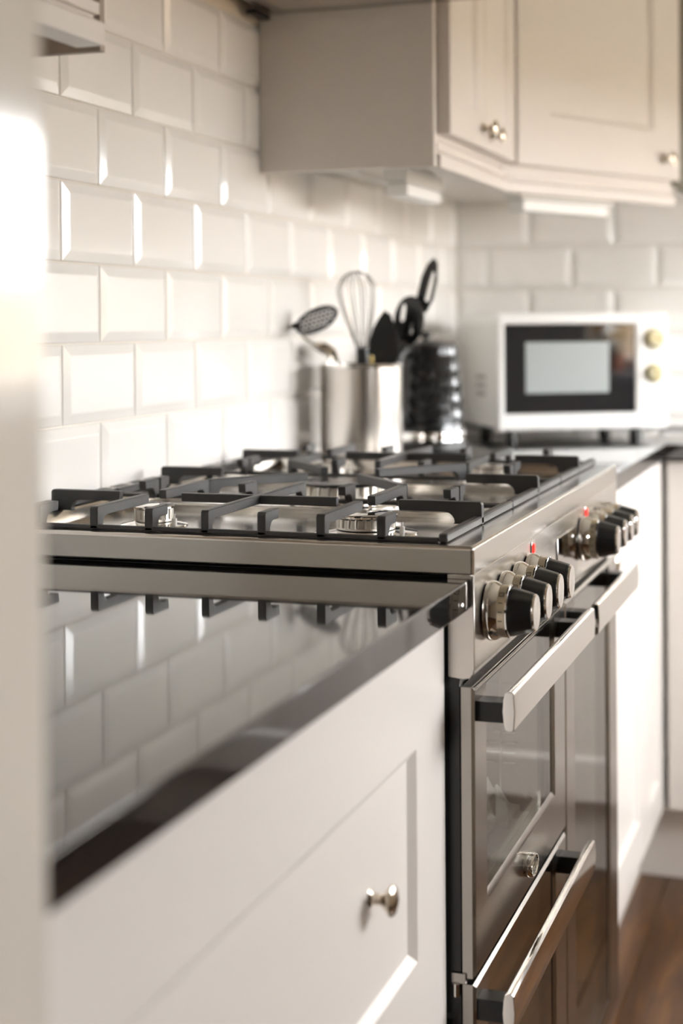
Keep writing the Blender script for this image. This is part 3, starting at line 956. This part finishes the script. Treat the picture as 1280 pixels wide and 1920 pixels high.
# ------------------------------------------------------------------ things on the far worktop
ZW1 = ZW + 0.0004
PC = (0.103, 2.600)
t = thing('utensil_pot', 'brushed stainless steel pot full of cooking utensils', 'pot', (PC[0], PC[1], ZW))
PR, PH = 0.0725, 0.178
part('pot_body', B().lathe([(0, 0), (PR - 0.003, 0), (PR, 0.003), (PR, PH - 0.002), (PR - 0.001, PH), (PR - 0.0025, PH - 0.001), (PR - 0.003, PH - 0.004), (PR - 0.003, 0.004), (0, 0.004)], (PC[0], PC[1], ZW1), (0, 0, 1), 64), 'steel', t)
part('rim', B().lathe([(PR + 0.0001, PH - 0.006), (PR + 0.0012, PH - 0.004), (PR + 0.0012, PH - 0.001), (PR + 0.0001, PH)], (PC[0], PC[1], ZW1), (0, 0, 1), 64), 'chrome', t)
zf = ZW + 0.0065
# masher
t = thing('potato_masher', 'steel potato masher with perforated oval plate standing in the pot', 'utensil', (0.09, 2.57, zf))
b = B()
ctr = Vector((0.056, 2.500, 1.160))
ux = Vector((0.93, -0.15, 0.25)).normalized()
uz = Vector((0.10, 0.62, 0.78)).normalized()
uz = (uz - ux * uz.dot(ux)).normalized()
a_, c_ = 0.040, 0.027
b.tube([ctr + ux * a_ * math.cos(2 * PI * k / 32) + uz * c_ * math.sin(2 * PI * k / 32) for k in range(32)], 0.0030, 6, closed=True)
for k in range(-4, 5):
    u = k / 4.6
    h = c_ * math.sqrt(1 - u * u)
    b.tube([ctr + ux * a_ * u - uz * h, ctr + ux * a_ * u + uz * h], 0.0019, 5)
for k in range(-2, 3):
    v = k / 2.7
    h = a_ * math.sqrt(1 - v * v)
    b.tube([ctr + uz * c_ * v - ux * h, ctr + uz * c_ * v + ux * h], 0.0019, 5)
mat('grey_nylon', (0.07, 0.07, 0.07, 1), 0.3, noise=100, bump=0.02)
part('plate', b, 'grey_nylon', t)
hinge = ctr - ux * (a_ + 0.001)
b = B().box(-0.003, 0.003, -0.016, 0.016, -0.004, 0.006, 0.001, M=Matrix.Translation(hinge) @ Matrix.Rotation(math.radians(35), 4, 'Y'))
part('collar', b, 'black_plastic', t)
part('handle', B().tube([hinge, hinge + Vector((0.012, 0.012, -0.022)), Vector((0.078, 2.548, 1.09)), Vector((0.105, 2.575, zf + 0.004))], 0.0028, 8), 'chrome', t)
# ladle
t = thing('ladle', 'shiny steel ladle bowl hooked over the rim of the utensil pot', 'utensil', (0.06, 2.56, zf))
prof = [(0, -0.020), (0.014, -0.0175), (0.024, -0.010), (0.028, 0), (0.027, 0), (0.023, -0.009), (0.0135, -0.016), (0, -0.0185)]
ML = Matrix.Translation((0.044, 2.572, 1.100)) @ Matrix.Rotation(math.radians(-150), 4, 'Y') @ Matrix.Rotation(math.radians(14), 4, 'X')
part('bowl', B().lathe(prof, (0, 0, 0), (0, 0, 1), 28, M=ML), 'nickel', t)
part('handle', B().tube([(0.064, 2.578, 1.092), (0.074, 2.585, 1.078), (0.080, 2.60, 1.0), (0.085, 2.615, zf + 0.005)], 0.003, 8), 'nickel', t)
# whisk
t = thing('balloon_whisk', 'wire balloon whisk with dark ferrule standing in the pot', 'utensil', (0.1, 2.6, zf))
wb_, wt_ = Vector((0.105, 2.600, 1.108)), Vector((0.093, 2.600, 1.245))
ax = (wt_ - wb_)
wl = ax.length
ax.normalize()
e1 = Vector((1, 0, 0)) - ax * ax.x
e1.normalize()
e2 = ax.cross(e1)
for k in range(5):
    an = PI * k / 5 + 0.2
    dr = e1 * math.cos(an) + e2 * math.sin(an)
    pts = []
    for q in range(33):
        s_ = -1 + 2 * q / 32
        hgt = 1 - abs(s_) ** 2.2
        wid = 0.050 * math.sin(PI * (0.5 + 0.5 * s_) if False else s_ * PI / 2) * (1.0 - 0.82 * max(0, abs(s_) - 0.5) / 0.5) ** 1.0
        pts.append(wb_ + ax * (wl * hgt) + dr * wid)
    part('wire', B().tube(pts, 0.0011, 5), 'wire_steel', t)
part('ferrule', B().tube([wb_ - ax * 0.045, wb_ - ax * 0.03, wb_ + ax * 0.002, wb_ + ax * 0.004], [0.011, 0.0125, 0.0105, 0.006], 16), 'black_plastic', t)
part('handle', B().tube([wb_ - ax * 0.0455, Vector((0.110, 2.60, zf + 0.004))], [0.010, 0.008], 14), 'steel_dark', t)
# flat blades: outline in local (u, v), optional slots, thickness
def blade(b, outline, slots, M, th=0.003):
    t_ = bmesh.new()
    vs = [t_.verts.new((u, 0, v)) for u, v in outline]
    es = [t_.edges.new((vs[i], vs[(i + 1) % len(vs)])) for i in range(len(vs))]
    for s_ in slots:
        sv = [t_.verts.new((u, 0, v)) for u, v in s_]
        es += [t_.edges.new((sv[i], sv[(i + 1) % len(sv)])) for i in range(len(sv))]
    bmesh.ops.triangle_fill(t_, edges=es, use_beauty=True)
    r = bmesh.ops.extrude_face_region(t_, geom=t_.faces[:])
    bmesh.ops.translate(t_, vec=(0, th, 0), verts=[v for v in r['geom'] if isinstance(v, bmesh.types.BMVert)])
    bmesh.ops.recalc_face_normals(t_, faces=t_.faces[:])
    b._merge(t_, M)
    return b
def oval(cx, cz, a, c, n=28, p=2.0):
    out = []
    for k in range(n):
        an = 2 * PI * k / n
        ca, sa = math.cos(an), math.sin(an)
        out.append((cx + a * math.copysign(abs(ca) ** (2 / p), ca), cz + c * math.copysign(abs(sa) ** (2 / p), sa)))
    return out
# spatula
t = thing('spatula', 'solid black plastic spatula with slanted top edge standing in the pot', 'utensil', (0.13, 2.6, zf))
sp = [(-0.013, -0.035), (-0.0275, 0.0), (-0.026, 0.020), (-0.019, 0.042), (-0.008, 0.062), (0.001, 0.073), (0.005, 0.070), (0.012, 0.066), (0.020, 0.040), (0.0275, 0.0), (0.014, -0.035)]
MS = Matrix.Translation((0.148, 2.590, 1.103)) @ Matrix.Rotation(math.radians(12), 4, 'Z')
part('blade', blade(B(), sp, [], MS, 0.004), 'black_plastic', t)
part('handle', B().tube([(0.148, 2.592, 1.072), (0.138, 2.60, 0.99), (0.125, 2.61, zf + 0.005)], 0.005, 10), 'black_plastic', t)
# slotted spoon
t = thing('slotted_spoon', 'glossy black slotted spoon leaning right in the pot', 'utensil', (0.14, 2.62, zf))
MS = Matrix.Translation((0.178, 2.640, 1.158)) @ Matrix.Rotation(math.radians(-10), 4, 'Z') @ Matrix.Rotation(math.radians(9), 4, 'Y')
slots = [oval(-0.013, 0.012, 0.0048, 0.016, 14, 3), oval(0.008, -0.012, 0.0026, 0.012, 14, 3)]
part('bowl', blade(B(), oval(0, 0, 0.029, 0.044, 32), slots, MS, 0.005), 'black_enamel', t)
part('handle', B().tube([(0.172, 2.642, 1.120), (0.147, 2.632, 1.078), (0.122, 2.620, zf + 0.005)], 0.005, 10), 'black_plastic', t)
# slotted turner
t = thing('slotted_turner', 'tall black turner with one long slot reaching highest in the pot', 'utensil', (0.15, 2.64, zf))
MS = Matrix.Translation((0.207, 2.664, 1.222)) @ Matrix.Rotation(math.radians(-8), 4, 'Z') @ Matrix.Rotation(math.radians(14), 4, 'Y')
tl = [(-0.008, -0.050), (-0.0155, -0.025), (-0.0150, 0.010), (-0.009, 0.035), (0.0, 0.048), (0.009, 0.040), (0.0155, 0.010), (0.0155, -0.025), (0.008, -0.050)]
part('blade', blade(B(), tl, [[(0.0005, -0.03), (0.0095, -0.03), (0.0100, 0.0), (0.0085, 0.022), (0.003, 0.026), (0.001, 0.0)]], MS, 0.004), 'black_plastic', t)
part('handle', B().tube([(0.197, 2.667, 1.176), (0.128, 2.652, 1.080), (0.110, 2.648, zf + 0.005)], 0.005, 10), 'black_plastic', t)
t = thing('wooden_spoon', 'thin pale wooden spoon handle just showing above the pot rim', 'utensil', (0.13, 2.57, zf))
part('handle', B().tube([(0.128, 2.575, zf + 0.005), (0.134, 2.557, 1.02), (0.1375, 2.549, 1.096)], [0.004, 0.0042, 0.0045], 10), 'gold_dial', t)
part('tip', B().lathe([(0.0045, 0), (0.004, 0.002), (0, 0.003)], (0.1375, 2.549, 1.096), (0.05, -0.1, 1), 10), 'gold_dial', t)

# kettle with faceted black body
KC = (0.122, 2.955)
t = thing('kettle', 'black textured kettle with chrome base ring beside the utensil pot', 'kettle', (KC[0], KC[1], ZW))
part('power_base', B().lathe([(0, 0), (0.082, 0), (0.084, 0.004), (0.082, 0.014), (0.074, 0.018), (0, 0.018)], (KC[0], KC[1], ZW1), (0, 0, 1), 40), 'black_plastic', t)
part('base_ring', B().lathe([(0.070, 0.0182), (0.0775, 0.0182), (0.0785, 0.022), (0.0785, 0.034), (0.077, 0.037), (0.070, 0.037)], (KC[0], KC[1], ZW1), (0, 0, 1), 40), 'chrome', t)
bm = bmesh.new()
seg, rows = 28, 11
rings = []
for i in range(rows + 1):
    f = i / rows
    ring = []
    for k in range(seg):
        an = 2 * PI * (k + (0.5 if i % 2 else 0)) / seg
        r = (0.0765 - 0.0165 * f) * (1.0 + (0.02 if (i % 2 == 0) else -0.02) * (1 if 0 < i < rows else 0))
        ring.append(bm.verts.new((KC[0] + r * math.cos(an), KC[1] + r * math.sin(an), ZW + 0.038 + 0.165 * f)))
    rings.append(ring)
for i in range(rows):
    for k in range(seg):
        l = (k + 1) % seg
        if i % 2 == 0:
            bm.faces.new((rings[i][k], rings[i][l], rings[i + 1][k]))
            bm.faces.new((rings[i][l], rings[i + 1][l], rings[i + 1][k]))
        else:
            bm.faces.new((rings[i][k], rings[i][l], rings[i + 1][l]))
            bm.faces.new((rings[i][k], rings[i + 1][l], rings[i + 1][k]))
bm.faces.new(rings[-1])
bmesh.ops.recalc_face_normals(bm, faces=bm.faces[:])
g = B()
g.bm.free()
g.bm = bm
part('body', g, 'black_enamel', t, smooth=False)
ld = part('lid', B().lathe([(0, 0.2031), (0.058, 0.2031), (0.058, 0.206), (0.045, 0.211), (0.012, 0.2135), (0, 0.2135)], (KC[0], KC[1], ZW1), (0, 0, 1), 40), 'black_plastic', t)
part('lid_knob', B().lathe([(0.006, 0.2136), (0.006, 0.219), (0.0125, 0.223), (0.0125, 0.229), (0.009, 0.232), (0, 0.2325)], (KC[0], KC[1], ZW1), (0, 0, 1), 24), 'black_plastic', ld)
kd = Vector((-0.25, -1.0, 0)).normalized()
kc = Vector((KC[0], KC[1], ZW))
part('handle', B().tube([kc + kd * 0.060 + Vector((0, 0, 0.190)), kc + kd * 0.085 + Vector((0, 0, 0.197)), kc + kd * 0.108 + Vector((0, 0, 0.185)), kc + kd * 0.115 + Vector((0, 0, 0.14)), kc + kd * 0.108 + Vector((0, 0, 0.08)), kc + kd * 0.078 + Vector((0, 0, 0.055))], [0.010, 0.011, 0.011, 0.011, 0.010, 0.009], 12), 'black_plastic', t)
part('spout', B().tube([kc - kd * 0.055 + Vector((0, 0, 0.150)), kc - kd * 0.078 + Vector((0, 0, 0.185)), kc - kd * 0.092 + Vector((0, 0, 0.200))], [0.020, 0.014, 0.010], 14), 'black_plastic', t)

# microwave, turned into the corner
MWA = math.radians(30)
mw = thing('microwave', 'white microwave oven with dark glass door turned into the corner', 'microwave', (0.209, 3.205, ZW), MWA)
W_, D_, Z0, Z1 = 0.380, 0.27, 0.020, 0.268
L = dict(local=True)
part('body', B().box(0.002, W_ - 0.002, 0.022, D_, Z0 + 0.002, Z1 - 0.002, 0.006), 'white_plastic', mw, **L)
dw = 0.312
bm = bmesh.new()
def ring(a0, a1, c0, c1, yy):
    return [bm.verts.new((xx, yy, zz)) for xx, zz in ((a0, c0), (a1, c0), (a1, c1), (a0, c1))]
R = [ring(0, dw, Z0, Z1, 0.0215), ring(0, dw, Z0, Z1, 0.004), ring(0.004, dw, Z0 + 0.004, Z1 - 0.004, 0), ring(0.012, dw - 0.003, Z0 + 0.032, Z1 - 0.022, 0), ring(0.015, dw - 0.005, Z0 + 0.035, Z1 - 0.024, 0.003), ring(0.015, dw - 0.005, Z0 + 0.035, Z1 - 0.024, 0.0215)]
for a, c in zip(R, R[1:] + R[:1]):
    for k in range(4):
        bm.faces.new((a[k], a[(k + 1) % 4], c[(k + 1) % 4], c[k]))
bmesh.ops.recalc_face_normals(bm, faces=bm.faces[:])
g = B()
g.bm.free()
g.bm = bm
dr = part('door', g, 'white_plastic', mw, **L)
gp = part('door_glass', B().box(0.0155, dw - 0.0055, 0.0040, 0.0200, Z0 + 0.0355, Z1 - 0.0245), 'dark_glass', dr, **L)
part('viewing_mesh', B().box(0.062, 0.248, 0.0030, 0.0039, 0.098, 0.206, 0.0004, 1), 'grey_mesh', dr, **L)
cp = part('control_panel', B().box(dw + 0.0008, W_, 0.0, 0.0215, Z0, Z1, 0.0035), 'white_plastic', mw, **L)
for zz, rr in ((0.212, 0.0205), (0.138, 0.0185)):
    k = part('dial', B().lathe([(0, 0), (rr, 0), (rr, 0.002), (rr * 0.9, 0.004), (rr * 0.78, 0.014), (rr * 0.72, 0.015), (0, 0.015)], (dw + 0.036, 0, zz), (0, -1, 0), 32), 'dial_cream', cp, **L)
    part('dial_ring', B().lathe([(rr * 0.96, 0.002), (rr * 1.08, 0.002), (rr * 1.08, 0.0032), (rr * 0.93, 0.0036)], (dw + 0.036, 0, zz), (0, -1, 0), 32), 'gold_dial', k, **L)
part('pointer', B().box(dw + 0.0335, dw + 0.0385, -0.0172, -0.0150, 0.125, 0.151, 0.0006), 'gold_dial', cp, **L)
part('pointer', B().box(dw + 0.020, dw + 0.052, -0.0172, -0.0150, 0.209, 0.215, 0.0006), 'gold_dial', cp, **L)
part('logo_dot', B().box(dw + 0.030, dw + 0.042, -0.0006, 0.0002, 0.082, 0.086), 'grey_mesh', cp, **L)
for fx in (0.04, W_ - 0.06):
    for fy in (0.035, D_ - 0.05):
        part('foot', B().lathe([(0, 0), (0.013, 0), (0.014, 0.003), (0.011, 0.0219), (0, 0.0219)], (fx, fy, 0.0003), (0, 0, 1), 20), 'black_plastic', mw, **L)
for i in range(4):
    for j in range(3):
        part('vent_slot', B().box(-0.0004 + 0.002, 0.0026, 0.10 + i * 0.018, 0.110 + i * 0.018, 0.09 + j * 0.018, 0.098 + j * 0.018), 'dark_mark', mw, **L)

# potted yellow flowers on the window sill
FP = Vector((XR - 0.012, 2.03, az0))
t = thing('potted_flowers', 'terracotta pot of yellow flowers on the kitchen window sill', 'plant', tuple(FP))
part('pot', B().lathe([(0, 0.0004), (0.026, 0.0004), (0.034, 0.055), (0.037, 0.056), (0.037, 0.066), (0.033, 0.066), (0.032, 0.058), (0, 0.058)], tuple(FP), (0, 0, 1), 28), 'terracotta', t)
for k in range(9):
    an = 2 * PI * k / 9 + rnd.uniform(-.2, .2)
    rr = 0.0 if k == 0 else rnd.uniform(0.02, 0.05)
    top = FP + Vector((-abs(rr * math.cos(an)) * 0.8, rr * 1.3 * math.sin(an), 0.10 + rnd.uniform(0, 0.07)))
    part('stem', B().tube([FP + Vector((0, 0, 0.056)), (FP + top) / 2 + Vector((0, 0, 0.03)), top], 0.0016, 6), 'leaf', t)
    fb_ = B()
    for q in range(8):
        a = 2 * PI * q / 8
        Mq = Matrix.Translation(top) @ Matrix.Rotation(rnd.uniform(0.2, 0.9), 4, 'X') @ Matrix.Rotation(a, 4, 'Z')
        fb_.prism([(0, 0), (0.008, 0.006), (0.018, 0.006), (0.023, 0), (0.018, -0.006), (0.008, -0.006)], lambda u, v, d: Vector((u, v, d + u * 0.35)), 0, 0.0012, M=Mq)
    part('flower_head', fb_, 'petal', t)
for k in range(7):
    a = 2 * PI * k / 7
    Mq = Matrix.Translation(FP + Vector((0, 0, 0.058))) @ Matrix.Rotation(a, 4, 'Z')
    part('leaf', B().prism([(0.004, 0), (0.015, 0.008), (0.032, 0.007), (0.045, 0), (0.032, -0.007), (0.015, -0.008)], lambda u, v, d: Vector((u, v, d + u * 0.9)), 0, 0.001, M=Mq), 'leaf', t)
